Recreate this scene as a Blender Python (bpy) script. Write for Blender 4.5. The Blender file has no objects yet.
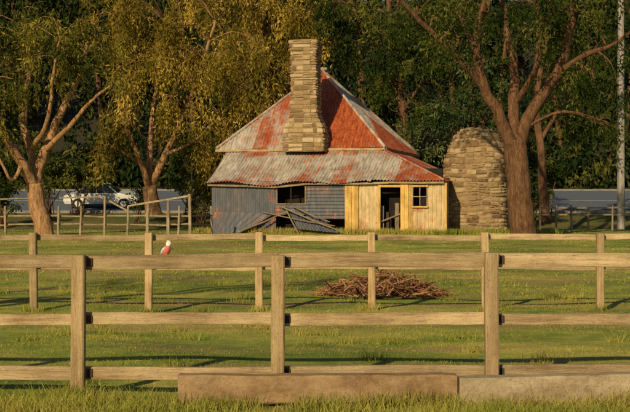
import bpy, math, random
import numpy as np
from mathutils import Vector
random.seed(7); R=np.random.default_rng(11)
F=1225.0; CH=1.6
def P(px,py,Y): return (( px-315)/F*Y, Y, CH-(py-206)/F*Y)
def sst(a,b,x):
    t=np.clip((x-a)/(b-a),0,1); return t*t*(3-2*t)
def zg(x,y):
    x=np.asarray(x,float); y=np.asarray(y,float)
    z=0.42*sst(24,50,y)+np.clip(y-64,0,26)*0.115+np.clip(y-90,0,130)*0.27
    z=z+(0.025*np.sin(x*0.9+1.3*np.sin(y*.5))*np.cos(y*0.7+x*.3)+0.012*np.sin(x*2.7+y*1.9))*(1-sst(40,60,np.abs(y)))
    return z
def zf(x,y): return float(zg(x,y))
SC=bpy.context.scene
# ---------------------------------------------------------------- materials
class NT:
    def __init__(s,name):
        s.m=bpy.data.materials.new(name); s.m.use_nodes=True; s.t=s.m.node_tree; s.t.nodes.clear()
        s.out=s.n('ShaderNodeOutputMaterial')
    def n(s,t,**k):
        a=s.t.nodes.new(t)
        for q,v in k.items(): setattr(a,q,v)
        return a
    def l(s,a,b): s.t.links.new(a,b)
    def pos(s,scale=(1,1,1)):
        g=s.n('ShaderNodeNewGeometry'); mp=s.n('ShaderNodeMapping'); mp.inputs['Scale'].default_value=scale
        s.l(g.outputs['Position'],mp.inputs['Vector']); return mp.outputs[0]
    def obj(s,scale=(1,1,1)):
        g=s.n('ShaderNodeTexCoord'); mp=s.n('ShaderNodeMapping'); mp.inputs['Scale'].default_value=scale
        s.l(g.outputs['Object'],mp.inputs['Vector']); return mp.outputs[0]
    def noise(s,vec,sc,det=4,rough=.6):
        a=s.n('ShaderNodeTexNoise'); a.inputs['Scale'].default_value=sc; a.inputs['Detail'].default_value=det; a.inputs['Roughness'].default_value=rough
        s.l(vec,a.inputs['Vector']); return a.outputs['Fac']
    def ramp(s,fac,stops):
        r=s.n('ShaderNodeValToRGB'); e=r.color_ramp.elements
        while len(e)<len(stops): e.new(.5)
        for i,(p,c) in enumerate(stops): e[i].position=p; e[i].color=(*c,1) if len(c)==3 else c
        s.l(fac,r.inputs[0]); return r.outputs[0]
    def mr(s,fac,a,b):
        m=s.n('ShaderNodeMapRange'); m.inputs[1].default_value=a; m.inputs[2].default_value=b; s.l(fac,m.inputs[0]); return m.outputs[0]
    def mix(s,fac,a,b,bt='MIX'):
        m=s.n('ShaderNodeMix',data_type='RGBA',blend_type=bt)
        if isinstance(fac,float): m.inputs[0].default_value=fac
        else: s.l(fac,m.inputs[0])
        for v,i in ((a,6),(b,7)):
            if isinstance(v,tuple): m.inputs[i].default_value=(*v,1)
            else: s.l(v,m.inputs[i])
        return m.outputs[2]
    def math(s,op,a,b):
        m=s.n('ShaderNodeMath',operation=op)
        for v,i in ((a,0),(b,1)):
            if isinstance(v,(int,float)): m.inputs[i].default_value=v
            else: s.l(v,m.inputs[i])
        return m.outputs[0]
    def attr(s,nm='tint'):
        a=s.n('ShaderNodeAttribute'); a.attribute_name=nm; return a.outputs['Fac']
    def fin(s,col,rough=.8,bump=None,bs=.3,bd=.02,metal=0,spec=.3):
        p=s.n('ShaderNodeBsdfPrincipled')
        s.l(col,p.inputs['Base Color'])
        p.inputs['Roughness'].default_value=rough; p.inputs['Metallic'].default_value=metal
        p.inputs['Specular IOR Level'].default_value=spec
        if bump is not None:
            b=s.n('ShaderNodeBump'); b.inputs['Strength'].default_value=bs; b.inputs['Distance'].default_value=bd
            s.l(bump,b.inputs['Height']); s.l(b.outputs[0],p.inputs['Normal'])
        s.l(p.outputs[0],s.out.inputs[0])
        return s.m
    def leaf(s,col,tr):
        d=s.n('ShaderNodeBsdfDiffuse'); s.l(col,d.inputs[0])
        if tr:
            t=s.n('ShaderNodeBsdfTranslucent'); s.l(col,t.inputs[0])
            mx=s.n('ShaderNodeMixShader'); mx.inputs[0].default_value=tr
            s.l(d.outputs[0],mx.inputs[1]); s.l(t.outputs[0],mx.inputs[2]); s.l(mx.outputs[0],s.out.inputs[0])
        else: s.l(d.outputs[0],s.out.inputs[0])
        return s.m
def grasscol(t,blade):
    v=t.pos(); n1=t.noise(t.pos((.6,1,1)),.42,5,.65); n2=t.noise(v,2.3,4,.7); n3=t.noise(t.pos((.22,1.3,1)),.6,4,.6)
    c=t.ramp(n1,[(.36,(.06,.125,.012)),(.48,(.19,.25,.025)),(.6,(.46,.40,.085))])
    c2=t.ramp(n2,[(.35,(.06,.12,.012)),(.65,(.40,.37,.075))])
    c=t.mix(.4,c,c2)
    d=t.mr(n3,.52,.62)
    if blade:
        a=t.attr(); c=t.mix(t.math('MULTIPLY',a,.55),c,(.50,.45,.12)); c=t.mix(t.math('MULTIPLY',d,.5),c,(.46,.34,.13))
    else:
        c=t.mix(t.math('MULTIPLY',d,.75),c,(.31,.20,.09))
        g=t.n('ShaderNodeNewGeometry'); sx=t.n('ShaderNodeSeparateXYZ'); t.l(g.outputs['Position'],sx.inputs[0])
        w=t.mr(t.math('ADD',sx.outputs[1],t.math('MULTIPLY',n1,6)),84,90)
        c=t.mix(w,c,(.02,.02,.009))  # dark litter with forest shade painted in, so gaps between trees stay dark
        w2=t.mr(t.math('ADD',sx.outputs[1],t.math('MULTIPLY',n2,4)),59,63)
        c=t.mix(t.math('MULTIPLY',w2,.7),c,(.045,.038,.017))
    return c,n2
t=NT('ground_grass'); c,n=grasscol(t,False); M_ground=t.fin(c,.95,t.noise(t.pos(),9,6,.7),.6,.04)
t=NT('grass_blades'); c,n=grasscol(t,True); M_blade=t.leaf(c,.3)
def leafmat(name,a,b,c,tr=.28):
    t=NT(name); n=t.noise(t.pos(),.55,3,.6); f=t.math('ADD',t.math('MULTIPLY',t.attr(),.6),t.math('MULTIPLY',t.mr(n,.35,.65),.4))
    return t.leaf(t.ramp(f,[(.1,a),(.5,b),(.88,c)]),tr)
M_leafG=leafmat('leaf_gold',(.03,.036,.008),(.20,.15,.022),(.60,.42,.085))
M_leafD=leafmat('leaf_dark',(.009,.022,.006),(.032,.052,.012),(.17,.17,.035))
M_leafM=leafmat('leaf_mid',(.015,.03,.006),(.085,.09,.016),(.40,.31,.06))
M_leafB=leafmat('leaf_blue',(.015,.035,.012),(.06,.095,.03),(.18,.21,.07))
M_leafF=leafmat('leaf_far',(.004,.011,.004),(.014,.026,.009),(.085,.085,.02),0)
def barkmat(name,a,b,c):
    t=NT(name); n=t.noise(t.pos((3,3,.6)),2.2,6,.7); n2=t.noise(t.pos((1,1,.2)),16,5,.75)
    col=t.mix(.5,t.ramp(n,[(.35,a),(.5,b),(.65,c)]),t.ramp(n2,[(.4,a),(.6,c)]))
    return t.fin(col,.85,n2,1,.08)
M_barkL=barkmat('bark_light',(.13,.06,.025),(.36,.19,.085),(.55,.34,.17))
M_barkD=barkmat('bark_dark',(.035,.017,.009),(.12,.058,.028),(.25,.13,.065))
def woodmat(name,a,b,c,ax=(.5,8,8)):
    t=NT(name); n=t.noise(t.pos(ax),2.5,7,.75); n2=t.noise(t.pos(),1.7,4,.65)
    fine=t.noise(t.pos(tuple(q*3 for q in ax)),5,4,.8); sp=t.noise(t.pos(),38,3,.7)
    col=t.ramp(n,[(.36,a),(.5,b),(.64,c)]); col=t.mix(.4,col,t.ramp(n2,[(.38,a),(.62,c)]))
    dk=t.mr(fine,.56,.70); col=t.mix(t.math('MULTIPLY',dk,.7),col,tuple(q*.35 for q in a))
    col=t.mix(t.math('MULTIPLY',t.mr(sp,.6,.72),.5),col,tuple(q*.4 for q in a))
    f=t.math('ADD',t.math('MULTIPLY',t.attr(),.5),.75)
    mm=t.n('ShaderNodeVectorMath',operation='SCALE'); t.l(col,mm.inputs[0]); t.l(f,mm.inputs['Scale'])
    return t.fin(mm.outputs[0],.85,t.math('ADD',n,fine),.9,.012,spec=.2)
M_rail=woodmat('weathered_rail_timber',(.19,.125,.065),(.41,.30,.17),(.58,.45,.27))
M_post=woodmat('weathered_post_timber',(.21,.13,.065),(.44,.31,.165),(.58,.44,.25),(8,8,.5))
M_grey=woodmat('grey_timber',(.12,.085,.055),(.26,.20,.13),(.38,.31,.21),(6,6,1))
M_yel=woodmat('ochre_paint_boards',(.26,.14,.04),(.52,.33,.10),(.64,.44,.16),(7,7,.6))
M_cap=woodmat('faded_fascia_boards',(.22,.14,.07),(.40,.28,.14),(.50,.38,.22),(1,7,7))
M_darkw=woodmat('dark_timber',(.02,.014,.01),(.045,.03,.02),(.08,.055,.035),(6,6,1))
def conc(name,k):
    t=NT(name); n=t.noise(t.pos(),7,8,.8); n2=t.noise(t.pos((1,1,3)),1.3,5,.7); n4=t.noise(t.pos(),45,3,.7)
    sc=lambda c: tuple(q*w for q,w in zip(c,k))
    return t.fin(t.mix(t.math('MULTIPLY',t.mr(n4,.58,.7),.6),t.mix(.5,t.ramp(n,[(.35,sc((.17,.12,.07))),(.5,sc((.34,.27,.17))),(.65,sc((.50,.42,.29)))]),t.ramp(n2,[(.4,sc((.22,.155,.09))),(.6,sc((.48,.40,.28)))])),(.09,.065,.04)),.9,n,.9,.03)
M_conc=conc('concrete_weathered',(1.05,1.05,1.05)); M_conc2=conc('concrete_stained',(.86,.72,.60))
def corr(name,g1,g2,dirt=.3):
    t=NT(name); o=t.obj(); a=t.attr(); n=t.noise(o,1.1,6,.7); ns=t.noise(t.obj((5,1.0,1.0)),1.6,5,.7); n4=t.noise(o,14,3,.7)
    f=t.math('ADD',a,t.math('MULTIPLY',t.math('SUBTRACT',t.math('ADD',n,ns),1.0),1.7))
    f=t.math('ADD',f,t.math('MULTIPLY',t.math('SUBTRACT',n4,.5),.7))
    g=t.ramp(ns,[(.35,g1),(.65,g2)])
    g=t.mix(t.math('MULTIPLY',t.mr(n,.45,.7),dirt),g,(.16,.09,.05))
    rust=t.ramp(t.math('ADD',t.math('MULTIPLY',n4,.5),t.math('MULTIPLY',ns,.5)),[(.38,(.09,.019,.009)),(.5,(.29,.055,.016)),(.62,(.44,.14,.04))])
    return t.fin(t.mix(t.mr(f,.34,.66),g,rust),.6,n4,.25,.01,metal=0.0,spec=.4)
M_corr=corr('corrugated_iron_rusty',(.21,.185,.165),(.54,.49,.43),.5)
M_wallc=corr('corrugated_wall_shaded_grey',(.045,.052,.072),(.10,.108,.13))  # grey iron with the wall's shade painted into its dark blue-grey
M_cream=corr('corrugated_wall_cream',(.32,.23,.11),(.60,.47,.27))
def stonemat(name,cs):
    t=NT(name); a=t.attr(); n=t.noise(t.pos(),6,7,.8); n2=t.noise(t.pos(),26,4,.8); f=t.math('ADD',t.math('MULTIPLY',a,.75),t.math('MULTIPLY',t.mr(n,.3,.7),.25))
    c=t.ramp(f,[(.08,cs[0]),(.35,cs[1]),(.65,cs[2]),(.95,cs[3])]); c=t.mix(t.math('MULTIPLY',t.mr(n2,.52,.7),.55),c,cs[0])
    return t.fin(c,.9,t.math('ADD',n,n2),1,.05)
M_stone=stonemat('stone',[(.18,.11,.055),(.38,.26,.135),(.50,.37,.21),(.62,.50,.33)])
M_stoneD=stonemat('stone_rubble',[(.12,.07,.035),(.29,.185,.09),(.41,.285,.15),(.56,.43,.26)])
t=NT('mortar'); n=t.noise(t.pos(),9,6,.7); M_mortar=t.fin(t.ramp(n,[(.3,(.14,.095,.05)),(.7,(.32,.235,.135))]),.95,n,.5,.02)
t=NT('painted_interior_shade'); n=t.noise(t.pos(),3); M_dark=t.fin(t.ramp(n,[(.3,(.008,.006,.005)),(.7,(.022,.016,.012))]),.95)  # near-black colour painting the shade inside the openings
t=NT('asphalt'); n=t.noise(t.pos(),6,6,.7); M_asph=t.fin(t.ramp(n,[(.3,(.08,.10,.14)),(.7,(.13,.155,.20))]),.85,n,.3,.01)
t=NT('road_paint'); n=t.noise(t.pos(),8); M_paint=t.fin(t.ramp(n,[(.3,(.45,.45,.43)),(.6,(.7,.7,.67))]),.7)
t=NT('kerb_concrete'); n=t.noise(t.pos(),2); M_kerb=t.fin(t.ramp(n,[(.3,(.12,.12,.12)),(.7,(.24,.23,.22))]),.9)
t=NT('pole_timber'); n=t.noise(t.pos((6,6,.5)),3,6,.7); M_pole=t.fin(t.ramp(n,[(.3,(.16,.14,.13)),(.7,(.36,.33,.30))]),.85,n,.4,.01)
t=NT('twigs'); n=t.noise(t.pos(),9); f=t.math('ADD',t.math('MULTIPLY',t.attr(),.7),t.math('MULTIPLY',n,.4))
M_twig=t.fin(t.ramp(f,[(.2,(.05,.02,.01)),(.5,(.17,.075,.035)),(.95,(.40,.22,.11))]),.85)
def flat(name,c,r=.6):
    t=NT(name); n=t.noise(t.obj(),40,3,.6)
    return t.fin(t.ramp(n,[(.3,tuple(x*.75 for x in c)),(.7,tuple(min(1,x*1.15) for x in c))]),r)
M_pink=flat('galah_pink',(.58,.12,.11)); M_pale=flat('galah_crest',(.82,.72,.70)); M_wing=flat('galah_grey',(.5,.5,.52)); M_beak=flat('galah_beak',(.5,.45,.38)); M_blk=flat('eye_black',(.01,.01,.01),.3)
M_white=flat('car_paint_white',(.6,.61,.62),.3); M_glass=flat('car_glass',(.02,.025,.03),.1); M_tyre=flat('tyre_rubber',(.02,.02,.02),.9)
# ---------------------------------------------------------------- mesh builder
class B:
    def __init__(s): s.v=[]; s.f=[]; s.m=[]; s.t=[]; s.mats=[]
    def mi(s,mat):
        if mat not in s.mats: s.mats.append(mat)
        return s.mats.index(mat)
    def add(s,vs,fs,mat,tint=.5):
        o=len(s.v); s.v+= [tuple(map(float,q)) for q in vs]; k=s.mi(mat)
        if isinstance(tint,(int,float)): s.t+=[float(tint)]*len(vs)
        else: s.t+=list(map(float,tint))
        for f in fs: s.f.append(tuple(i+o for i in f)); s.m.append(k)
    def box(s,lo,hi,mat,tint=.5):
        x0,y0,z0=lo;x1,y1,z1=hi
        s.add([(x0,y0,z0),(x1,y0,z0),(x1,y1,z0),(x0,y1,z0),(x0,y0,z1),(x1,y0,z1),(x1,y1,z1),(x0,y1,z1)],
          [(0,3,2,1),(4,5,6,7),(0,1,5,4),(1,2,6,5),(2,3,7,6),(3,0,4,7)],mat,tint)
    def plank(s,p0,p1,w,h,mat,tint=None,seg=6,jit=.006,up=(0,0,1),ch=.12):
        p0=Vector(p0);p1=Vector(p1);d=(p1-p0).normalized(); u=Vector(up); sd=d.cross(u)
        if sd.length<1e-3: sd=d.cross(Vector((0,1,0)))
        sd.normalize(); u=sd.cross(d).normalized()
        c=min(w,h)*ch
        prof=[(-w/2,-h/2+c),(-w/2+c,-h/2),(w/2-c,-h/2),(w/2,-h/2+c),(w/2,h/2-c),(w/2-c,h/2),(-w/2+c,h/2),(-w/2,h/2-c)]
        vs=[];fs=[]
        ox=oz=0
        for i in range(seg+1):
            q=p0.lerp(p1,i/seg); ox+=random.uniform(-jit,jit)*.6; oz+=random.uniform(-jit,jit)*.6
            if i==seg: ox*=.3; oz*=.3
            for a,b in prof:
                vs.append(q+sd*(a+ox+random.uniform(-jit,jit)*.3)+u*(b+oz+random.uniform(-jit,jit)*.5))
        for i in range(seg):
            for j in range(8):
                k=(j+1)%8; fs.append((i*8+j,i*8+k,(i+1)*8+k,(i+1)*8+j))
        fs.append(tuple(range(7,-1,-1))); fs.append(tuple(seg*8+j for j in range(8)))
        s.add(vs,fs,mat,random.random() if tint is None else tint)
    def tube(s,pts,rad,mat,n=8,tint=.5,wob=0):
        pts=[Vector(p) for p in pts]; vs=[];fs=[]
        pu=None; lob=[1+wob*random.uniform(-1,1)*2 for _ in range(n)]
        for i,p in enumerate(pts):
            d=(pts[min(i+1,len(pts)-1)]-pts[max(i-1,0)]).normalized()
            if pu is None:
                pu=d.orthogonal().normalized()
            u=(pu-d*pu.dot(d)).normalized(); pu=u; w=d.cross(u)
            for j in range(n):
                a=2*math.pi*j/n; r=rad[i]*lob[j]*(1+wob*.5*random.uniform(-1,1))
                vs.append(p+u*math.cos(a)*r+w*math.sin(a)*r)
        for i in range(len(pts)-1):
            for j in range(n):
                k=(j+1)%n; fs.append((i*n+j,i*n+k,(i+1)*n+k,(i+1)*n+j))
        fs.append(tuple(range(n-1,-1,-1))); fs.append(tuple((len(pts)-1)*n+j for j in range(n)))
        s.add(vs,fs,mat,tint)
    def make(s,name,parent=None,smooth=False,loc=None,rot=0):
        me=bpy.data.meshes.new(name); me.from_pydata(s.v,[],s.f); 
        for m in s.mats: me.materials.append(m)
        me.polygons.foreach_set('material_index',s.m)
        at=me.attributes.new('tint','FLOAT','POINT'); at.data.foreach_set('value',s.t)
        if smooth: me.polygons.foreach_set('use_smooth',[True]*len(s.f))
        me.update(); o=bpy.data.objects.new(name,me); SC.collection.objects.link(o)
        if parent: o.parent=parent
        if loc: o.location=loc; o.rotation_euler=(0,0,rot)
        return o
def npmesh(name,V,n,T,mat,parent=None):
    me=bpy.data.meshes.new(name); N=len(V)//n
    me.vertices.add(len(V)); me.vertices.foreach_set('co',V.astype(np.float32).ravel())
    me.loops.add(len(V)); me.loops.foreach_set('vertex_index',np.arange(len(V),dtype=np.int32))
    me.polygons.add(N); me.polygons.foreach_set('loop_start',np.arange(0,len(V),n,dtype=np.int32)); me.polygons.foreach_set('loop_total',np.full(N,n,dtype=np.int32))
    at=me.attributes.new('tint','FLOAT','POINT'); at.data.foreach_set('value',np.repeat(T,n).astype(np.float32))
    me.materials.append(mat); me.update(calc_edges=True); me.validate()
    o=bpy.data.objects.new(name,me); SC.collection.objects.link(o)
    if parent: o.parent=parent
    return o
def spline(pts,k=4):
    pts=[Vector(p) for p in pts]; out=[]
    for i in range(len(pts)-1):
        a=pts[max(i-1,0)];b=pts[i];c=pts[i+1];d=pts[min(i+2,len(pts)-1)]
        for j in range(k):
            t=j/k; out.append(.5*((2*b)+(c-a)*t+(2*a-5*b+4*c-d)*t*t+(3*b-a-3*c+d)*t*t*t))
    out.append(pts[-1]); return out
# ---------------------------------------------------------------- foliage
def leaves(clumps,per,L,W,strand=6,droop=1.0,gap=.12):
    C=np.repeat(clumps,max(1,per//strand),axis=0); n=len(C)
    d=R.normal(size=(n,3)); d/=np.linalg.norm(d,axis=1)[:,None]; rr=R.random(n)**.45
    o=C[:,:3]+d*(rr*C[:,3])[:,None]*np.array([1,1,.75])
    ct=np.repeat(R.random(len(clumps)),max(1,per//strand))
    st=R.normal(size=(n,3))*.45; st[:,2]=st[:,2]*.6-droop; st/=np.linalg.norm(st,axis=1)[:,None]
    o=np.repeat(o,strand,axis=0); st=np.repeat(st,strand,axis=0); ct=np.repeat(ct,strand)
    k=np.tile(np.arange(strand),n)[:,None]; N=len(o)
    sz=R.uniform(.6,1.3,N)[:,None]
    o=o+st*k*gap+R.normal(size=(N,3))*gap*.5
    ld=st+R.normal(size=(N,3))*.55; ld/=np.linalg.norm(ld,axis=1)[:,None]
    w=np.cross(ld,R.normal(size=(N,3))); w/=np.linalg.norm(w,axis=1)[:,None]
    V=np.empty((N,4,3)); V[:,0]=o; V[:,1]=o+ld*L*sz*.45+w*W*sz*.5; V[:,2]=o+ld*L*sz; V[:,3]=o+ld*L*sz*.45-w*W*sz*.5
    T=np.clip(ct*.7+R.random(N)*.35,0,1)
    return V.reshape(-1,3),T
def clumps_in(ell,dens,rr):
    out=[]
    for (c,r) in ell:
        vol=r[0]*r[1]*r[2]*4.19; n=max(3,int(vol*dens))
        d=R.normal(size=(n,3)); d/=np.linalg.norm(d,axis=1)[:,None]; q=R.random(n)**.4*R.uniform(.9,1.12,n)
        p=np.array(c)+d*q[:,None]*np.array(r); out.append(np.hstack([p,R.uniform(rr*.5,rr*1.35,n)[:,None]]))
    return np.vstack(out)
def tree(name,limbs,ell,bark,leaf,dens=.25,rr=.6,per=150,L=.2,W=.045,strand=7,gap=.12,droop=1.0,sub=True,nt=14):
    root=bpy.data.objects.new(name,None); SC.collection.objects.link(root)
    b=B(); pts=[]
    for li,(pl,r0,r1) in enumerate(limbs):
        s=spline(pl,5); n=len(s)
        for i in range(1,n-1): s[i]+=Vector((random.gauss(0,1),random.gauss(0,1),0))*r0*(.03 if li==0 else .12)
        rad=[r0+(r1-r0)*(i/(n-1))**.85 for i in range(n)]
        if li==0:
            for i in range(min(5,n)): rad[i]*=1+.35*math.exp(-i*1.1)
        b.tube(s,rad,bark,nt,wob=.045 if li==0 else .03); pts+= [(s[i],rad[i]) for i in range(n) if s[i].z>limbs[0][0][0][2]+2.2]
    cl=clumps_in(ell,dens,rr)
    if sub and pts:
        for c in cl:
            cv=Vector(c[:3]); bp,br=min(pts,key=lambda q:(q[0]-cv).length+ (0.6*max(0,q[0].z-cv.z)))
            if (bp-cv).length<.4: continue
            mid=bp.lerp(cv,.5)+Vector((random.gauss(0,.15),random.gauss(0,.15),.18*(bp-cv).length))
            s=spline([bp,mid,cv],4); r0=min(br*.5,.02+.014*(bp-cv).length)
            b.tube(s,[r0+(.006-r0)*i/(len(s)-1) for i in range(len(s))],bark,5)
            for m in range(2):
                e=cv+Vector((random.gauss(0,.4),random.gauss(0,.4),random.gauss(-.1,.3)))*c[3]*1.5
                b.tube([mid.lerp(cv,.6),mid.lerp(cv,.6).lerp(e,.5)+Vector((0,0,.1)),e],[.014,.009,.004],bark,4)
    b.make('trunk_and_limbs',root,True)
    V,T=leaves(cl,per,L,W,strand,droop,gap); npmesh('foliage',V,4,T,leaf,root)
    return root
def E(px,py,Y,rx,ry,rd):
    s=F/Y; return (P(px,py,Y),(rx/s,rd,ry/s))
Y=50
def p(x,y,dy=0,Y0=None):
    return P(x,y,(Y0 or Y)+dy)
tree('added_shade_gum',[
 ([p(45,241),p(42,222),p(37,205),p(34,183)],.42,.34),
 ([p(34,188),p(24,165,-.5),p(8,140,-1),p(-12,105,-1.5),p(-25,60,-2)],.25,.07),
 ([p(34,188),p(44,155,.4),p(60,115,.6),p(80,72,.8),p(90,35,1)],.25,.06),
 ([p(34,186),p(31,150,.8),p(21,112,1.2),p(30,70,1.5),p(22,20,2)],.2,.05),
 ([p(46,150,.4),p(70,125,-.6),p(92,100,-1),p(112,85,-1.4)],.13,.04),
 ([p(22,163,-.5),p(12,180,-1.2),p(-5,150,-1.6)],.10,.04),
 ([p(31,150,.8),p(48,120,-1),p(52,80,-1.6),p(60,40,-2)],.12,.04)],
 [E(15,25,50,60,30,2.6),E(75,30,50,48,30,2.4),E(-20,80,50,30,35,2.2),E(100,70,49,22,24,1.4),E(40,60,49,45,28,1.6),E(20,95,51,30,14,1.6),E(-5,125,49,14,20,1)],M_barkL,M_leafM,dens=.5,rr=.6,per=200,L=.22,W=.058)
Y=63
tree('added_shade_gum',[
 ([p(154,216),p(151,200),p(150,186)],.40,.34),
 ([p(150,190),p(140,160,-.6),p(124,120,-1),p(112,80,-1.5)],.2,.05),
 ([p(150,190),p(165,155,.3),p(186,112,-.6),p(204,60,-1),p(215,20,-1)],.22,.05),
 ([p(150,188),p(150,140,.7),p(157,80,1),p(165,20,1)],.2,.05),
 ([p(165,155,.3),p(195,140,-1),p(225,110,-1.5),p(245,80,-2)],.10,.03),
 ([p(148,170),p(120,150,-1),p(105,145,-1.5)],.10,.04)],
 [E(135,30,63,45,40,2.6),E(185,30,62,40,40,2.6),E(230,55,61,38,50,2.2),E(222,105,60.5,30,36,1.4),E(128,100,61,24,40,1.6),E(175,88,60.5,28,40,1.6),E(257,100,61,16,42,1.5),E(108,140,62,14,28,1.2),E(197,140,62,20,30,1.4),E(155,50,60.5,36,34,1.4),E(240,140,62,12,24,1),E(110,0,61,30,30,1.4)],M_barkL,M_leafG,dens=.46,rr=.55,per=220,L=.23,W=.06,strand=10,gap=.16,droop=2.2)
Y=72
tree('added_shade_gum',[([p(262,215),p(262,150),p(268,90),p(262,40),p(270,-20)],.3,.1),([p(262,130),p(290,80,-1),p(315,30,-2)],.14,.04),([p(263,120),p(240,80,-1),p(228,30,-2)],.14,.04)],
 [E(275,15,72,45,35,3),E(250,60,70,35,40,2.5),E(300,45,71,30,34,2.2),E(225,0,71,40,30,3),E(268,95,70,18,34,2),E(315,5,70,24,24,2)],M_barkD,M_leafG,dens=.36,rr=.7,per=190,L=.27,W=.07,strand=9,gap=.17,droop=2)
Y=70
tree('added_shade_gum',[([p(405,215),p(408,150),p(400,90),p(392,30),p(385,-30)],.3,.1),([p(402,110),p(430,70,-1),p(455,20,-1)],.14,.04),([p(400,90),p(372,50,-1),p(350,0,-1)],.14,.04)],
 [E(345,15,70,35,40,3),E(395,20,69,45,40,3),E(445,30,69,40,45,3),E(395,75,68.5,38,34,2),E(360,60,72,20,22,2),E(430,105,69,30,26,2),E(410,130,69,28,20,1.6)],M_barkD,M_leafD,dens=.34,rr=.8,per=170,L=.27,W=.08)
Y=66
tree('wattle_tree',[([p(470,215),p(468,170),p(474,120),p(470,80)],.2,.06),([p(470,150),p(450,115),p(440,95)],.10,.03),([p(470,140),p(492,110),p(500,90)],.10,.03)],
 [E(450,112,64.5,28,26,1.6),E(488,108,64.5,28,30,1.6),E(470,80,65,30,24,1.6),E(430,135,65,16,20,1.2)],M_barkD,M_leafB,dens=.6,rr=.6,per=180,L=.2,W=.07,droop=.3)
Y=46
tree('added_shade_gum',[
 ([p(526,246),p(524,232),p(521,205),p(518,170),p(515,140)],.52,.42),
 ([p(515,152),p(500,118,-.3),p(483,85,-.6),p(476,50,-.8),p(482,10,-1),p(490,-35,-1)],.27,.10),
 ([p(515,148),p(514,105,.5),p(513,60,.8),p(505,20,1),p(500,-30,1)],.26,.10),
 ([p(516,150),p(532,112,.2),p(555,75,.3),p(568,42,.2),p(574,5,0),p(580,-40,0)],.27,.11),
 ([p(484,88,-.6),p(462,62,-1.2),p(435,35,-1.8),p(405,5,-2.4),p(390,-20,-3)],.14,.05),
 ([p(556,74,.3),p(585,55,-.8),p(612,45,-1.2),p(640,25,-1.8)],.13,.05),
 ([p(514,105,.5),p(535,70,-.6),p(540,30,-1),p(532,-10,-1.2)],.13,.06),
 ([p(478,55,-.8),p(462,20,.6),p(450,-20,1)],.12,.06)],
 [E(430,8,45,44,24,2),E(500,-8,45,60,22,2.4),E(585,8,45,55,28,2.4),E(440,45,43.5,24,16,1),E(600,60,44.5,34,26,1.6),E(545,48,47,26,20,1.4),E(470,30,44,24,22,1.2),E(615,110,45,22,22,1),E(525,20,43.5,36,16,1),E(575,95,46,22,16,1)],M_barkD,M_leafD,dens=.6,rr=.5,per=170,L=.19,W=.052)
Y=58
tree('added_shade_gum',[([p(546,222),p(543,190),p(541,150),p(536,100),p(545,50),p(550,0)],.26,.1),([p(541,140),p(565,100),p(590,60)],.12,.04)],
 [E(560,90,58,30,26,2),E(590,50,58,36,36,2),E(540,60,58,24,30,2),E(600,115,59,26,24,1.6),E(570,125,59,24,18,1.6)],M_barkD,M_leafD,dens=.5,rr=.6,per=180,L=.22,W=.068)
# unseen gum added beyond the left edge to cast dappled shade on grass
tree('added_shade_gum',[([(-11.5,7,-.2),(-11.4,7,2),(-11.2,7,4.5),(-11,7,6.5)],.35,.2),([(-11.2,7,4.5),(-9.5,8,6.5),(-8.4,8.5,8)],.16,.05),([(-11.2,7,4.5),(-12.8,6,7),(-13.5,6,9)],.16,.05),([(-11,7,6),(-10,5.5,8),(-9,5,9.5)],.14,.05)],
 [((-9,8.2,8),(2.4,2,1.4)),((-12.5,6.5,8.6),(2.2,2,1.4)),((-10,5.8,9.4),(2.4,2,1.2)),((-7.2,9.2,7.2),(1.3,1.3,.7))],M_barkL,M_leafM,dens=.2,rr=.5,per=90,L=.2,W=.05)
def shrub(name,ell,leaf,dens=1.6,per=150):
    root=bpy.data.objects.new(name,None); SC.collection.objects.link(root)
    cl=clumps_in(ell,dens,.4); b=B()
    c0=ell[0][0]; gz=zf(c0[0],c0[1])
    for c in cl[::2]:
        b.tube([(c0[0]+random.gauss(0,.2),c0[1],gz-.1),((c0[0]+c[0])/2,(c0[1]+c[1])/2,(gz+c[2])/2+.2),tuple(c[:3])],[.04,.03,.01],M_barkD,5)
    b.make('stems',root,True); V,T=leaves(cl,per,.18,.078,4,.2,.07); npmesh('foliage',V,4,T,leaf,root)
for (x,y,yy,rx,ry,lf) in [(78,172,69,26,16,M_leafD),(200,192,64,18,24,M_leafM),(135,196,66,14,14,M_leafD),(2,185,64,24,26,M_leafD),(190,170,67,28,32,M_leafD),(505,180,62,14,34,M_leafD),(530,190,64,18,24,M_leafD),(48,170,68,22,24,M_leafD),(225,170,69,20,30,M_leafM),(545,165,67,16,18,M_leafD)]:
    shrub('shrub',[E(x,y,yy,rx,ry,1.2),E(x+rx*.5,y+ry*.3,yy,rx*.6,ry*.6,1)],lf)
cl=[];tb=B()
for i in range(95):
    yy=random.uniform(87,125); xx=random.uniform(-.42,.42)*yy
    h=random.uniform(13,20); g=zf(xx,yy)
    tb.tube([(xx,yy,g-.3),(xx+random.gauss(0,.4),yy,g+h*.4),(xx+random.gauss(0,.8),yy,g+h*.85)],[.3,.22,.08],M_barkD,7)
    e=[((xx+random.gauss(0,1.5),yy+random.gauss(0,1),g+h*q),(random.uniform(2,3.4),2.4,random.uniform(1.6,3))) for q in (.35,.55,.75,.92)]
    cl.append(clumps_in(e,.14,1.1))
for i in range(120):
    xx=-45+90*i/119+random.uniform(-.5,.5); yy=random.uniform(84.5,89); g=zf(xx,yy)
    h=random.uniform(2.2,5.5)
    cl.append(clumps_in([((xx,yy,g+h*.45),(1.7,1.1,h*.55))],.5,.8))
root=bpy.data.objects.new('distant_tree_mass',None); SC.collection.objects.link(root)
cl=np.vstack(cl); V,T=leaves(cl,66,.45,.20,6,1.2,.22); npmesh('foliage',V,4,T,M_leafF,root); tb.make('trunks',root,True)
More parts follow.
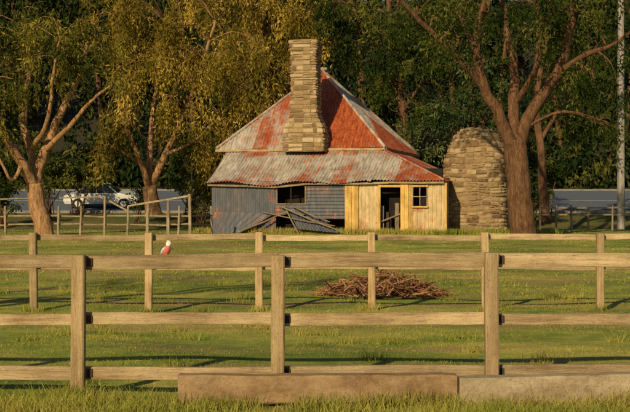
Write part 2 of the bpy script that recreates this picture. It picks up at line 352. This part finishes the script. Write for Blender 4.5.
# ---------------------------------------------------------------- ground
xs=np.concatenate([np.linspace(-500,-60,12)[:-1],np.linspace(-60,-15,24)[:-1],np.linspace(-15,15,90),np.linspace(15,60,24)[1:],np.linspace(60,500,12)[1:]])
ys=np.concatenate([np.linspace(-300,0,12)[:-1],np.linspace(0,64,200),np.linspace(64,90,14)[1:],np.linspace(90,220,30)[1:],np.linspace(220,600,6)[1:]])
X,YY=np.meshgrid(xs,ys); Z=zg(X,YY); nx=len(xs)
b=B(); b.v=list(zip(X.ravel().tolist(),YY.ravel().tolist(),Z.ravel().tolist())); b.t=[.5]*len(b.v); b.mi(M_ground)
b.f=[(j*nx+i,j*nx+i+1,(j+1)*nx+i+1,(j+1)*nx+i) for j in range(len(ys)-1) for i in range(nx-1)]; b.m=[0]*len(b.f)
b.make('ground',smooth=True)
b=B()
def strip(b,y0,y1,dz,mat,x0=-150,x1=150):
    b.add([(x0,y0,zf(0,y0)+dz),(x1,y0,zf(0,y0)+dz),(x1,y1,zf(0,y1)+dz),(x0,y1,zf(0,y1)+dz)],[(0,1,2,3)],mat)
strip(b,71,83,.03,M_asph); strip(b,76.9,77.05,.036,M_paint)
b.make('road')
b=B()
for y0 in (70.75,83.0):
    z=zf(0,y0); b.box((-150,y0,z-.1),(150,y0+.24,z+.14),M_kerb)
b.make('road_kerb')
# parked car on the road behind the trees
car=bpy.data.objects.new('parked_car',None); SC.collection.objects.link(car)
cyy=73.2; car.location=((103-315)/F*cyy,cyy,zf(0,cyy)+.03); car.rotation_euler=(math.atan(.115),0,0)
b=B(); lo=[(-2.1,.30),(-2.2,.50),(-2.15,.80),(-1.45,.93),(1.05,.95),(1.95,.84),(2.18,.62),(2.15,.32)]; n=len(lo)
ring=[[(x,sy*(.86 if .45<z<.9 else .80),z) for x,z in lo] for sy in (-1,1)]
b.add(ring[0]+ring[1],[tuple(range(n))]+[tuple(range(2*n-1,n-1,-1))]+[(i,n+i,n+(i+1)%n,(i+1)%n) for i in range(n)],M_white)
b.add([(-.95,-.56,1.42),(.35,-.56,1.43),(.35,.56,1.43),(-.95,.56,1.42),(-1.0,-.6,1.37),(.42,-.6,1.38),(.42,.6,1.38),(-1.0,.6,1.37)],[(0,1,2,3),(4,5,1,0),(5,6,2,1),(6,7,3,2),(7,4,0,3)],M_white)
for xx in (-1.2,-.25,.75): b.plank((xx if xx!=.75 else .98,-.77,.95),(xx+(.25 if xx<-1 else 0) if xx!=.75 else .45,-.60,1.38),.05,.06,M_white,seg=1,jit=0)
b.make('body',car)
b=B(); g0_=[(-1.42,-.78,.93),(1.02,-.78,.945),(1.02,.78,.945),(-1.42,.78,.93)]; g1_=[(-.98,-.59,1.375),(.40,-.59,1.385),(.40,.59,1.385),(-.98,.59,1.375)]
b.add(g0_+g1_,[(0,1,5,4),(1,2,6,5),(2,3,7,6),(3,0,4,7)],M_glass); b.make('windows',car)
b=B()
for wx in (-1.35,1.35):
    for wy in (-1,1):
        b.tube([(wx,wy*.66,.32),(wx,wy*.70,.32),(wx,wy*.86,.32),(wx,wy*.885,.32)],[.29,.32,.32,.28],M_tyre,20); b.tube([(wx,wy*.88,.32),(wx,wy*.895,.32)],[.19,.16],M_wing,14)
b.make('wheels',car)
# ---------------------------------------------------------------- grass
def blades(n,y0,y1,h0,h1,w0,w1,pw=1,hw=.29):
    y=y0+(y1-y0)*R.random(n)**pw; x=(R.random(n)*2-1)*hw*y
    den=.5+.5*np.sin(x*.8+2*np.sin(y*.45))*np.sin(y*.9+np.sin(x*.6)); k=R.random(n)<.4+.6*den; x=x[k];y=y[k];n=len(x)
    z=zg(x,y)-.005; a=R.random(n)*6.283; h=R.uniform(h0,h1,n)*(.75+.5*np.sin(x*1.7+np.sin(y*1.1)*2)*np.cos(y*1.3)+.35*(R.random(n)<.06)*2); w=R.uniform(w0,w1,n)
    le=R.normal(size=(n,2))*(h*.7)[:,None]
    V=np.empty((n,3,3)); V[:,0]=np.stack([x-np.cos(a)*w,y-np.sin(a)*w,z],1); V[:,1]=np.stack([x+np.cos(a)*w,y+np.sin(a)*w,z],1)
    V[:,2]=np.stack([x+le[:,0],y+le[:,1],z+h],1); return V.reshape(-1,3),R.random(n)
parts=[blades(110000,7.5,24,.010,.036,.003,.007,.9),blades(65000,22,62,.015,.05,.010,.022,.9),
       blades(30000,7.6,10.3,.04,.12,.003,.006)]
tc=[(R.uniform(-3,3),R.uniform(8.2,9.8)) for _ in range(60)]+[(R.uniform(-6,6),R.uniform(10,30)) for _ in range(110)]
tc+=[(x,10.2+random.uniform(-.08,.02)) for x in (-2,-.32,1.48) for _ in range(3)]+[(R.uniform(-1.2,3),9.83) for _ in range(26)]
tc+=[((q-315)/F*18.6+random.uniform(-.1,.1),18.55) for q in (34,149,259,372,486,600) for _ in range(2)]
for (x,y) in tc:
    n=80; xx=x+R.normal(size=n)*.09; yv=y+R.normal(size=n)*.05; z=zg(xx,yv)-.01; h=R.uniform(.04,.17,n); w=.005; a=R.random(n)*6.28
    V=np.empty((n,3,3)); V[:,0]=np.stack([xx-np.cos(a)*w,yv-np.sin(a)*w,z],1); V[:,1]=np.stack([xx+np.cos(a)*w,yv+np.sin(a)*w,z],1)
    V[:,2]=np.stack([xx+R.normal(size=n)*.05,yv+R.normal(size=n)*.05,z+h],1); parts.append((V.reshape(-1,3),R.random(n)))
n=9000; q=R.random(n); gxw=-5.2+q*15+R.normal(size=n)*.1; gyw=54.0-.279*(gxw+4.6)-R.random(n)*.7
k=gxw<14; gxw=gxw[k]; gyw=gyw[k]; n=len(gxw); z=zg(gxw,gyw)-.01; h=R.uniform(.06,.32,n); a=R.random(n)*6.28; w=.018
V=np.empty((n,3,3)); V[:,0]=np.stack([gxw-np.cos(a)*w,gyw-np.sin(a)*w,z],1); V[:,1]=np.stack([gxw+np.cos(a)*w,gyw+np.sin(a)*w,z],1); V[:,2]=np.stack([gxw+R.normal(size=n)*.07,gyw+R.normal(size=n)*.05,z+h],1); parts.append((V.reshape(-1,3),R.random(n)*.5))
npmesh('grass',np.vstack([q[0] for q in parts]),3,np.concatenate([q[1] for q in parts]),M_blade)
# ---------------------------------------------------------------- front fence
b=B(); YF=10.28; s=F/YF
px=[-338,-130,78,277,492,700,905]
rows=[(263,259,.118),(320,319.5,.102),(374,373,.115)]
def lerp(a,c,t): return a+(c-a)*t
for i,q in enumerate(px):
    x=(q-315)/s; top=CH-(255-206)/s+random.uniform(-.01,.01)+(.012 if q>400 else 0)
    b.plank((x,YF,-.3),(x+random.uniform(-.012,.012),YF,top),.112,.105,M_post,seg=9,jit=.004,up=(0,1,0),ch=.12)
for (l,r,h) in rows:
    for i in range(len(px)-1):
        xa=(px[i]-315)/s; xb=(px[i+1]-315)/s
        za=CH-(lerp(l,r,(px[i])/630)-206)/s; zb=CH-(lerp(l,r,(px[i+1])/630)-206)/s
        o=.003*(i%2)
        b.plank((xa+.012,YF+.082+o,za+random.uniform(-.009,.009)),(xb+.0,YF+.082+o,zb+random.uniform(-.009,.009)),.045,h*random.uniform(.92,1.04),M_rail,seg=9,jit=.0045,ch=.10)
        b.plank((xa+.088,YF+.052,za-h*.3),(xa+.088,YF+.052,za+h*.3),.045,.01,M_darkw,.9,seg=1,jit=0,up=(0,1,0))  # dark strip standing in for the post's shadow on the rail
b.make('timber_rail_fence')
b=B(); YB=18.6; s=F/YB
px=[-190,-80,34,149,259,372,486,600,713,826]
for q in px:
    x=(q-315)/s; g=zf(x,YB); top=CH-(232.5-206)/s+random.uniform(-.015,.015)
    b.plank((x,YB,g-.3),(x+random.uniform(-.025,.025),YB,top),.112,.11,M_post,seg=6,jit=.006,up=(0,1,0),ch=.12)
for (yy,h) in ((237.3,.088),(267,.088)):
    for i in range(len(px)-1):
        xa=(px[i]-315)/s; xb=(px[i+1]-315)/s; z=CH-(yy-206)/s; o=.003*(i%2)
        b.plank((xa,YB+.082+o,z+random.uniform(-.014,.014)),(xb,YB+.082+o,z+random.uniform(-.014,.014)),.045,h,M_rail,seg=7,jit=.006,ch=.1)
b.make('timber_rail_fence')
b=B()
def zpx(py,Y): return CH-(py-206)/F*Y
FP=[(-20,50),(6,50),(58,50),(80,50),(104,50),(127,50),(147,49.5),(168,49),(178,49),(190,49),(212,51)]
for i,(q,yy) in enumerate(FP):
    x=(q-315)/F*yy; g=zf(x,yy); tp=zpx({147:203,190:194,168:201,104:196}.get(q,206),yy)
    b.plank((x,yy,g-.3),(x+random.uniform(-.06,.06),yy,tp),.12 if q in(190,147,168) else .08,.1,M_grey,.7,seg=4,jit=.012,up=(0,1,0),ch=.2)
for i in range(len(FP)-1):
    (q0,y0),(q1,y1)=FP[i],FP[i+1]
    for py in (216,224.5):
        b.plank(((q0-315)/F*y0,y0+.08+.003*(i%2),zpx(py,y0)),((q1-315)/F*y1,y1+.08+.003*(i%2),zpx(py+random.uniform(-1,1),y1)),.03,.06,M_grey,.4,seg=3,jit=.012)
b.plank(p(0,199,0,51),p(100,197,0,51),.04,.06,M_grey,.5,seg=5,jit=.02)
b.plank(p(104,198,0,50.2),p(128,211,0,50.2),.05,.07,M_grey,.9,seg=3,jit=.01)
b.plank(p(128,206,0,50.2),p(190,196,0,49.2),.05,.07,M_grey,.9,seg=4,jit=.01)
b.make('paddock_fence')
b=B()
for q in (540,556,572,588,612,640):
    yy=56; x=(q-315)/F*yy; b.plank((x,yy,zf(x,yy)-.2),(x+random.uniform(-.05,.05),yy,zpx(205,yy)),.08,.08,M_grey,.3,seg=3,jit=.01,up=(0,1,0))
for py in (208,215): b.plank(p(540,py,0,56.08),p(640,py-.5,0,56.08),.03,.06,M_grey,.3,seg=6,jit=.015)
b.make('paddock_fence')
# ---------------------------------------------------------------- kerb blocks
s=F/9.9
x0=(178-315)/s;x1=(457-315)/s
b=B(); b.plank((x0,9.98,.115),(x1,9.95,.118),.17,.225,M_conc2,.7,seg=18,jit=.006,ch=.07); b.make('concrete_kerb_block')
b=B(); b.plank((x1+.012,9.90,.105),(x1+2.2,9.96,.13),.18,.225,M_conc,.5,seg=14,jit=.006,ch=.08); b.make('concrete_kerb_block')
# ---------------------------------------------------------------- stick pile
b=B(); cx=(385-315)/F*21.6; cy=21.8
for i in range(520):
    a=random.random()*6.283; q=random.random()**.6; x=cx+math.cos(a)*q*1.15; y=cy+math.sin(a)*q*.8
    hh=.42*(1-q**1.6)*random.random()+.02
    L=random.uniform(.25,.9)*(1.2-.5*q); th=random.gauss(0,.9)+(0 if random.random()<.7 else 1.5); el=random.gauss(.05,.32)
    d=Vector((math.cos(th)*math.cos(el),math.sin(th)*math.cos(el),math.sin(el)))*L/2; c=Vector((x,y,zf(x,y)+hh))
    k=Vector((random.gauss(0,.05),random.gauss(0,.05),random.gauss(.02,.05)))
    r=random.choice([.004,.005,.007,.009,.012,.02])
    pts=[c-d,c-d*.3+k,c+d*.35+k*.5,c+d]
    pts=[Vector((w.x,w.y,max(w.z,zf(w.x,w.y)+r))) for w in pts]
    b.tube(pts,[r,r*.9,r*.7,r*.35],M_twig,5,random.random())
b.make('stick_pile')
# ---------------------------------------------------------------- galah
g=bpy.data.objects.new('galah_bird',None); SC.collection.objects.link(g)
gy=34.0; gx=(167-315)/F*gy; g.location=(gx,gy,zf(gx,gy)+.03); g.rotation_euler=(0,0,math.radians(50)); g.scale=(1.25,)*3
b=B()
b.tube([(0,.13,.06),(0,.10,.08),(0,.05,.13),(0,0,.19),(0,-.03,.25),(0,-.045,.29)],[.02,.05,.08,.088,.07,.05],M_pink,14)
b.tube([(0,-.04,.27),(0,-.05,.31),(0,-.055,.345),(0,-.05,.375),(0,-.04,.395)],[.055,.062,.06,.042,.012],M_pale,14)
b.make('body',g,True)
b=B()
for sx in (-1,1):
    b.tube([(sx*.055,-.01,.25),(sx*.085,.03,.20),(sx*.07,.09,.13),(sx*.03,.18,.05)],[.025,.035,.03,.008],M_wing,8)
b.tube([(0,.1,.08),(0,.17,.045),(0,.25,.02)],[.035,.03,.018],M_wing,6)
b.make('wings_and_tail',g,True)
b=B(); b.tube([(0,-.10,.345),(0,-.125,.34),(0,-.132,.32)],[.018,.013,.003],M_beak,8)
for sx in (-1,1):
    b.tube([(sx*.03,0,.12),(sx*.03,-.01,.05),(sx*.03,-.015,-.02)],[.018,.009,.008],M_beak,6)
    for a in (-.5,0,.5): b.tube([(sx*.03,-.015,-.015),(sx*.03+math.sin(a)*.04,-.015-math.cos(a)*.04,-.02)],[.006,.003],M_beak,5)
b.make('beak_and_legs',g,True)
b=B()
for sx in (-1,1): b.tube([(sx*.048,-.085,.35),(sx*.058,-.09,.35)],[.008,.006],M_blk,8)
b.make('eyes',g,True)
b=B()
for i in range(4): b.tube([(0,-.045+.01*i,.38),(0,-.03+.012*i,.41),(0,.0+.014*i,.43)],[.014,.010,.003],M_pale,6)
b.make('crest',g,True)
# ---------------------------------------------------------------- stone stack
def stack(b,cx,cy,z0,prof,ex,rot=0,stone=(.35,.13),seed=1,mat=None,jt_=.012,split=.35):
    mat=mat or M_stone
    rnd=random.Random(seed); z=z0; ztop=prof.top
    def pt(a,z,off):
        hw,hd,xo=prof(z); c,s_=math.cos(a),math.sin(a)
        x=(abs(c)**(2/ex))*(1 if c>=0 else -1)*(hw+off)+xo; y=(abs(s_)**(2/ex))*(1 if s_>=0 else -1)*(hd+off)
        cr,sr=math.cos(rot),math.sin(rot); return (cx+x*cr-y*sr,cy+x*sr+y*cr,z)
    N=72; zz=np.linspace(z0,ztop,24); vs=[];fs=[]
    for q in zz:
        for j in range(N): vs.append(pt(2*math.pi*j/N,q,-.012))
    for i in range(23):
        for j in range(N): k=(j+1)%N; fs.append((i*N+j,i*N+k,(i+1)*N+k,(i+1)*N+j))
    fs.append(tuple(23*N+j for j in range(N))); b.add(vs,fs,M_mortar)
    M=720
    while z<ztop-.03:
        h=min(rnd.uniform(.7,1.45)*stone[1],ztop-z); tab=[0];prev=pt(0,z,0)
        for j in range(1,M+1):
            q=pt(2*math.pi*j/M,z,0); tab.append(tab[-1]+math.dist(q,prev)); prev=q
        tot=tab[-1]; s0=rnd.uniform(0,.3); send=s0+tot
        def ang(s_):
            s_=s_%tot; j=int(np.searchsorted(tab,s_)); return 2*math.pi*j/M
        def one(c0,w,zb,hh):
            g=.010; out=rnd.uniform(.0,.045); ns=max(3,int(w/.06)+1); tint=rnd.random()
            ss=[c0+g+(w-2*g)*i/(ns-1) for i in range(ns)]; aa=[ang(q) for q in ss]
            vs=[];fs=[]; dl=rnd.uniform(0,.018); dh=rnd.uniform(0,.025); sl1=rnd.uniform(-.018,.018); sl2=rnd.uniform(-.018,.018)
            for i,a in enumerate(aa):
                t=i/(ns-1)-.5; e=1 if i in (0,ns-1) else 0
                o=jt_*math.sin(ss[i]*3.1+seed+z*4)
                zl=zb+.008+o+dl+e*.016+sl1*t*2; zh=max(zl+.025,zb+hh-.008+o-dh-e*.02+sl2*t*2)
                oo=out*(1-e*.7)+rnd.uniform(-.006,.006)
                vs+= [pt(a,zl,-.03),pt(a,zl+.012,oo),pt(a,(zl+zh)/2,oo+.010*(1-e)),pt(a,zh-.012,oo),pt(a,zh,-.03)]
            for i in range(ns-1):
                for k in range(4): fs.append((i*5+k,(i+1)*5+k,(i+1)*5+k+1,i*5+k+1))
            fs.append((0,1,2,3,4)); o=(ns-1)*5; fs.append((o+4,o+3,o+2,o+1,o))
            b.add(vs,fs,mat,tint)
        cur=s0
        while cur<send-.05:
            w=min(rnd.uniform(.4,1.6)*stone[0],send-cur)
            if h>stone[1]*.95 and rnd.random()<split:
                k=rnd.uniform(.4,.6)*h
                w1=w*rnd.uniform(.4,.7)
                one(cur,w,z,k)
                if w>.3: one(cur,w1,z+k,h-k); one(cur+w1,w-w1,z+k,h-k)
                else: one(cur,w,z+k,h-k)
            else: one(cur,w,z,h)
            cur+=w
        z+=h
class Prof:
    def __init__(s,tab): s.t=tab; s.top=tab[-1][0]
    def __call__(s,z): 
        zs=[q[0] for q in s.t]; return tuple(float(np.interp(z,zs,[q[k] for q in s.t])) for k in (1,2,3))
b=B(); sy=53.6; gx=(476-315)/F*sy; g0=zf(gx,sy)-.1
stack(b,gx,sy,g0,Prof([(g0,1.42,1.15,0),(2.6,1.40,1.1,-.02),(3.4,1.35,1.05,.0),(4.0,1.24,.95,.05),(4.4,1.10,.9,.09),(4.7,.92,.8,.12),(4.86,.72,.65,.14)]),4.6,rot=-.27,stone=(.34,.19),seed=4,mat=M_stoneD,jt_=.03)
for i in range(46):
    dx=random.uniform(-.95,.95); x=gx+.12+dx; y=sy+random.uniform(-.55,.5); w=random.uniform(.07,.18); zt=4.93-.34*dx*dx+.05*math.sin(x*5)+random.uniform(-.04,.05)
    b.plank((x-w,y,zt-.03),(x+w,y+random.uniform(-.1,.1),zt+random.uniform(-.05,.03)),.22,.15,M_stoneD,seg=2,jit=.03,ch=.25)
b.make('stone_kitchen_chimney')
# ---------------------------------------------------------------- cottage
TH=math.radians(15.6); CX,CY=.34,58.9; Z0=.38
H=bpy.data.objects.new('stone_cottage',None); SC.collection.objects.link(H); H.location=(CX,CY,0); H.rotation_euler=(0,0,-TH)
ct,st_=math.cos(TH),math.sin(TH)
def lx(px,ly):
    k=(px-315)/F
    return (k*(CY+ct*ly)-CX-st_*ly)/(ct+k*st_)
def lz(px,py,ly):
    x=lx(px,ly); Yw=CY-st_*x+ct*ly; return CH-(py-206)/F*Yw
def corrsheet(b,f,u0,u1,nrm,mat,rust,pitch=.14,amp=.02,rows=8,ulen=1.0,thick=True):
    nu=max(4,int(abs(u1-u0)*ulen/pitch*6)); us=np.linspace(u0,u1,nu); vs=[];T=[];fs=[]
    nrm=Vector(nrm).normalized()
    for u in us:
        o=amp*math.sin(2*math.pi*u*ulen/pitch)
        for j in range(rows+1):
            v=j/rows; q=Vector(f(u,v))+nrm*o; vs.append(q); T.append(rust(u,v))
    r=rows+1
    for i in range(nu-1):
        for j in range(rows): fs.append((i*r+j,(i+1)*r+j,(i+1)*r+j+1,i*r+j+1))
    b.add(vs,fs,mat,T)
a=3.95; ze=4.18; za=8.12; sl=(za-ze)/a
def sheetrand(u,k,w=.75): return random.Random(int(math.floor(u/w))*17+k).random()
def rust_front(u,v):
    r=sheetrand(u,3)
    if u<-2.2: base=.12+.35*r
    elif u<-.3: base=.42+.45*(1-v)*r+.15*(v>.5)
    else: base=.70+.25*r
    return base
def rust_right(u,v):
    return (.80 if v<.42 else .15)+.3*sheetrand(u,9)-.1
b=B()
corrsheet(b,lambda u,v:(u,-a+v*(a-abs(u)),ze+v*(a-abs(u))*sl+.02*math.sin(u*2.3)*(1-v)),-a,a,(0,-sl,1),M_corr,rust_front)
corrsheet(b,lambda u,v:(a-v*(a-abs(u)),u,ze+v*(a-abs(u))*sl),-a,a,(sl,0,1),M_corr,rust_right)
corrsheet(b,lambda u,v:(-a+v*(a-abs(u)),u,ze+v*(a-abs(u))*sl),-a,a,(-sl,0,1),M_corr,lambda u,v:.3)
corrsheet(b,lambda u,v:(u,a-v*(a-abs(u)),ze+v*(a-abs(u))*sl),-a,a,(0,sl,1),M_corr,lambda u,v:.3)
b.make('main_roof',H,True)
b=B()
for sx,sy_ in ((1,-1),(-1,-1),(1,1),(-1,1)):
    pts=[Vector((sx*a*(1-i/10),sy_*a*(1-i/10),ze+(za-ze)*i/10+.04+random.uniform(-.015,.015))) for i in range(11)]
    b.tube(pts,[.07]*11,M_corr,8,.3 if sx>0 else .4)
b.tube([(-.25,0,za+.06),(.25,0,za+.06)],[.09,.09],M_corr,8,.3)
b.make('ridge_capping',H,True)
vy0,vy1=-3.98,-6.5; vz0,vz1=4.05,2.66; vxr=7.0; vxl=-3.45
def sag(u,t): return t*(-.12*math.exp(-((u+.7)/1.0)**2)+.05*math.sin(u*1.9)-.07*math.exp(-((u-2.3)/.6)**2))-.06*math.sin(math.pi*min(t,1))*(1+.5*math.sin(u*1.3))
def vf(u,v):
    t0=max(0,(u-a)/(vxr-a)); t=t0+(1-t0)*v
    rag=.06*sheetrand(u,21)*(v if u<a else 0)
    return (u,vy0+(vy1-vy0)*(t+rag),vz0+(vz1-vz0)*(t+rag)+sag(u,t)*(1 if u<a else max(0,1-(u-a)/1.5)))
def vrust(u,v):
    r=sheetrand(u,5,.7)
    if u>5.0: return .66
    if u>3.9: return .15+.5*r
    return .08+.34*r*r+(.25 if v<.12 else 0)+(.25 if v>.88 else 0)
def vs_(u,v):
    t0=max(0,(-a-u)/(vy0-vy1)*1.0); t0=min(t0,1); t=t0+(1-t0)*v
    return (a+(vxr-a)*t,u,vz0+(vz1-vz0)*t)
b=B()
corrsheet(b,vf,vxl,vxr-.02,(0,-.5,1),M_corr,vrust,amp=.024,rows=12)
corrsheet(b,vs_,vy1+.02,1.5,(.45,0,1),M_corr,lambda u,v:.5+.5*sheetrand(u,8),rows=6)
hp=[(a+(vxr-a)*i/6,-a+(vy1+a)*i/6,vz0+(vz1-vz0)*i/6+.04) for i in range(7)]; b.tube(hp,[.05]*7,M_corr,6,.6)
b.make('verandah_roof',H,True)
b=B(); w=3.7
b.box((-w,-w,Z0-.3),(w,w,ze+.02),M_stone,.4)
b.make('main_walls',H)
b=B()
b.plank((-a-.02,-a-.06,ze-.05),(a+.02,-a-.06,ze-.05),.04,.10,M_cap,.4,seg=16,jit=.01)
b.plank((a+.06,-a,ze-.06),(a+.06,a,ze-.06),.04,.12,M_cap,.3,seg=8,jit=.008)
xx=vxl
while xx<vxr-.3:
    nx_=min(vxr,xx+random.uniform(1.2,2.2))
    b.plank((xx,vy1+.09,vf(xx,1)[2]-.09),(nx_,vy1+.09,vf(nx_,1)[2]-.09),.04,.08,M_grey if xx<1.6 else M_cap,.2,seg=3,jit=.008); xx=nx_
b.make('fascia_boards',H)
b=B(); cyl=-4.05; ccx=lx(306,cyl)
def cz(py): return lz(306,py,cyl)
hw1=(318-290.5)/2/22.1; hw2=(327.5-285.5)/2/22.1
pr=Prof([(cz(152),hw2,.52,0),(cz(140),hw2,.52,0),(cz(128),hw2*.94,.48,0),(cz(121),hw1*1.18,.44,0),(cz(115),hw1,.42,0),(cz(52),hw1*.95,.40,-.02),(cz(51),hw1*1.04,.44,-.02),(cz(40.5),hw1*1.04,.44,-.02)])
stack(b,ccx,cyl,cz(152),pr,14,0,stone=(.32,.18),seed=9,jt_=.008)
b.make('chimney',H)
fy=-6.25
def wallsheet(b,pxa,pxb,pya,pyb,mat,rust,ly=fy,horiz=False,pitch=.13):
    xa,xb=lx(pxa,ly),lx(pxb,ly); zt,zb=lz((pxa+pxb)/2,pya,ly),(lz((pxa+pxb)/2,pyb,ly) if pyb<231 else Z0-.05)
    if not horiz: corrsheet(b,lambda u,v:(u,ly+.02*math.sin(u*2.1)*v,zb+(zt-zb)*v),xa,xb,(0,-1,0),mat,rust,pitch=pitch,rows=6)
    else: corrsheet(b,lambda u,v:(xa+(xb-xa)*v,ly,u),zb,zt,(0,-1,0),mat,rust,pitch=pitch,rows=6)
b=B()
rg=lambda u,v:-.02+.33*sheetrand(u,2)+(.2 if v<.1 else 0)
wallsheet(b,212,276,181,236,M_wallc,rg,pitch=.17)
wallsheet(b,306,345,183,219,M_wallc,rg,horiz=True,pitch=.15)
wallsheet(b,276,306,181,184.5,M_wallc,rg)
wallsheet(b,276,306,204,215,M_wallc,rg,horiz=True,pitch=.15)
b.make('grey_iron_wall',H,True)
b=B()
def Lp(px,py,ly): return (lx(px,ly),ly,lz(px,py,ly))
def leansheet(c,mat,r=.15):
    c=[Vector(q) for q in c]
    nn=(c[1]-c[0]).cross(c[3]-c[0]).normalized(); ln=(c[1]-c[0]).length
    corrsheet(b,lambda u,v:(c[0].lerp(c[1],u/ln)).lerp(c[3].lerp(c[2],u/ln),v),0,ln,nn,mat,lambda u,v:r,pitch=.15,rows=3)
leansheet([Lp(212,236,-6.9),Lp(236,236,-6.9),Lp(276,213,-6.4),Lp(214,212,-6.35)],M_wallc,.2)
leansheet([Lp(298,229,-6.9),Lp(338,233,-7.1),Lp(326,221,-6.4),Lp(290,214,-6.4)],M_wallc,.1)
b.make('fallen_iron_sheets',H,True)
b=B()
for (q0,q1,r) in (((238,232,-7.0),(290,210,-6.4),.04),((280,206,-6.5),(345,233,-7.2),.04),((292,206,-6.45),(330,222,-6.9),.03),((300,236,-7.0),(284,205,-6.4),.035),((262,212,-6.5),(335,226,-7.0),.03)):
    A=Vector(Lp(*q0)); C=Vector(Lp(*q1)); b.tube([A,A.lerp(C,.5)+Vector((0,0,-.04)),C],[r,r*.9,r*.8],M_grey,7,.1)
for (x0_,y0_,x1_,y1_) in ((276,185,306,185),(276,204,306,204),(277,185,277,204),(305.5,185,305.5,204),(291,185,291,204)):
    b.plank(Lp(x0_,y0_,fy-.02),Lp(x1_,y1_,fy-.02),.05,.05,M_grey if x0_!=291 else M_darkw,.2,seg=2,jit=.006,up=(0,1,0))
b.make('leaning_poles_and_frame',H)
b=B()
b.box((lx(212,-5.2),-5.3,Z0-.1),(vxr-.25,-5.2,3.2),M_dark)  # near-black panels added behind the openings to paint interior shade
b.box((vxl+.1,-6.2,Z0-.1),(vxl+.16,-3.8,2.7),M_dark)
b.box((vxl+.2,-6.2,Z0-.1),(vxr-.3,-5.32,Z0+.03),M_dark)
b.make('interior_shade_panels',H)
b=B()
cr=lambda u,v:.12+.2*sheetrand(u,6)+(.25 if v<.08 else 0)
wallsheet(b,358,378.5,184,236,M_cream,cr,pitch=.16)
wallsheet(b,427,446,184,236,M_cream,cr,pitch=.16)
wallsheet(b,412.5,427,207,236,M_cream,cr,pitch=.16)
corrsheet(b,lambda u,v:(vxr-.15,u,Z0-.05+v*2.4),fy,-2,(1,0,0),M_cream,cr,pitch=.16)
b.make('cream_iron_wall',H,True)
b=B()
def vb(px0,px1,py0,py1,ly,mat,tint=None):
    x0_,x1_=lx(px0,ly),lx(px1,ly); c=(x0_+x1_)/2; zt=lz(px0,py0,ly); zb=lz(px0,py1,ly) if py1<232 else Z0-.05
    b.plank((c,ly,zb),(c,ly,zt),x1_-x0_,.05,mat,tint,seg=5,jit=.008,up=(0,1,0),ch=.1)
for q in (345,348.4,351.8,355.2): vb(q,q+3.2,183+random.random(),236,fy-.03,M_yel)
for q in (400.5,404.5,408.5): vb(q,q+3.8,183,236,fy-.03,M_yel)
vb(378,380.5,184,236,fy-.06,M_yel,.6); vb(444.5,447,183,236,fy-.06,M_yel,.7)
b.plank(Lp(378,186,fy-.05),Lp(401,186,fy-.05),.06,.10,M_yel,.4,seg=2)
b.plank(Lp(412,186,fy-.05),Lp(428,186,fy-.05),.06,.09,M_yel,.5,seg=2)
b.plank(Lp(412,207,fy-.07),Lp(428,207,fy-.07),.10,.07,M_yel,.5,seg=2)
for q in (413,420,427): vb(q-.5,q+.5,186,207,fy-.01,M_grey,.5)
b.plank(Lp(412,196.5,fy-.01),Lp(428,196.5,fy-.01),.03,.035,M_grey,.5,seg=2)
vb(381,384,206,236,fy+.25,M_grey,.1); vb(386,389,212,236,fy+.3,M_darkw,.9); vb(395,399,203,236,fy+.2,M_grey,.0)
b.plank(Lp(380,222,fy+.1),Lp(400,214,fy+.1),.03,.06,M_grey,.1,seg=3)
b.plank(Lp(378,236,fy-.3),Lp(402,236,fy-.3),.5,.12,M_grey,.5,seg=3)
b.make('ochre_boards_door_and_window',H)
# ---------------------------------------------------------------- utility pole
b=B(); yy=62; x=(621-315)/F*yy; g0=zf(x,yy)
b.tube([(x,yy,g0-.5),(x,yy,g0+5),(x,yy,g0+13.5)],[.2,.18,.14],M_pole,14)
b.plank((x-1.1,yy-.16,g0+12.8),(x+1.1,yy-.16,g0+12.8),.1,.12,M_pole,seg=2)
for q in (-.9,-.3,.3,.9): b.tube([(x+q,yy-.16,g0+12.86),(x+q,yy-.16,g0+12.94),(x+q,yy-.16,g0+13.02)],[.03,.05,.03],M_pole,8)
b.tube([(x-.17,yy-.1,g0),(x-.17,yy-.1,g0+9)],[.035,.035],M_kerb,6)
b.make('utility_pole')
# ---------------------------------------------------------------- light
el=math.radians(23); az=math.radians(24)
sd=Vector((-math.sin(az)*math.cos(el),-math.cos(az)*math.cos(el),math.sin(el)))
L=bpy.data.lights.new('sun','SUN'); L.energy=5.0; L.angle=math.radians(.7); L.color=(1,.79,.45)
o=bpy.data.objects.new('sun',L); SC.collection.objects.link(o); o.rotation_euler=(-sd).to_track_quat('-Z','Y').to_euler(); o.location=(-20,-20,30)
W=bpy.data.worlds.new('World'); SC.world=W; W.use_nodes=True; nt=W.node_tree; bg=nt.nodes['Background']
sk=nt.nodes.new('ShaderNodeTexSky'); sk.sky_type='NISHITA'; sk.sun_disc=False; sk.sun_elevation=el; sk.sun_rotation=math.atan2(sd.x,sd.y)
nt.links.new(sk.outputs[0],bg.inputs[0]); bg.inputs[1].default_value=.05
cam=bpy.data.cameras.new('camera'); cam.lens=70; cam.sensor_width=36; cam.clip_end=2000
c=bpy.data.objects.new('camera',cam); SC.collection.objects.link(c); c.location=(0,0,CH); c.rotation_euler=(math.pi/2,0,0); SC.camera=c
SC.view_settings.view_transform='Standard'; SC.view_settings.look='None'; SC.view_settings.exposure=0
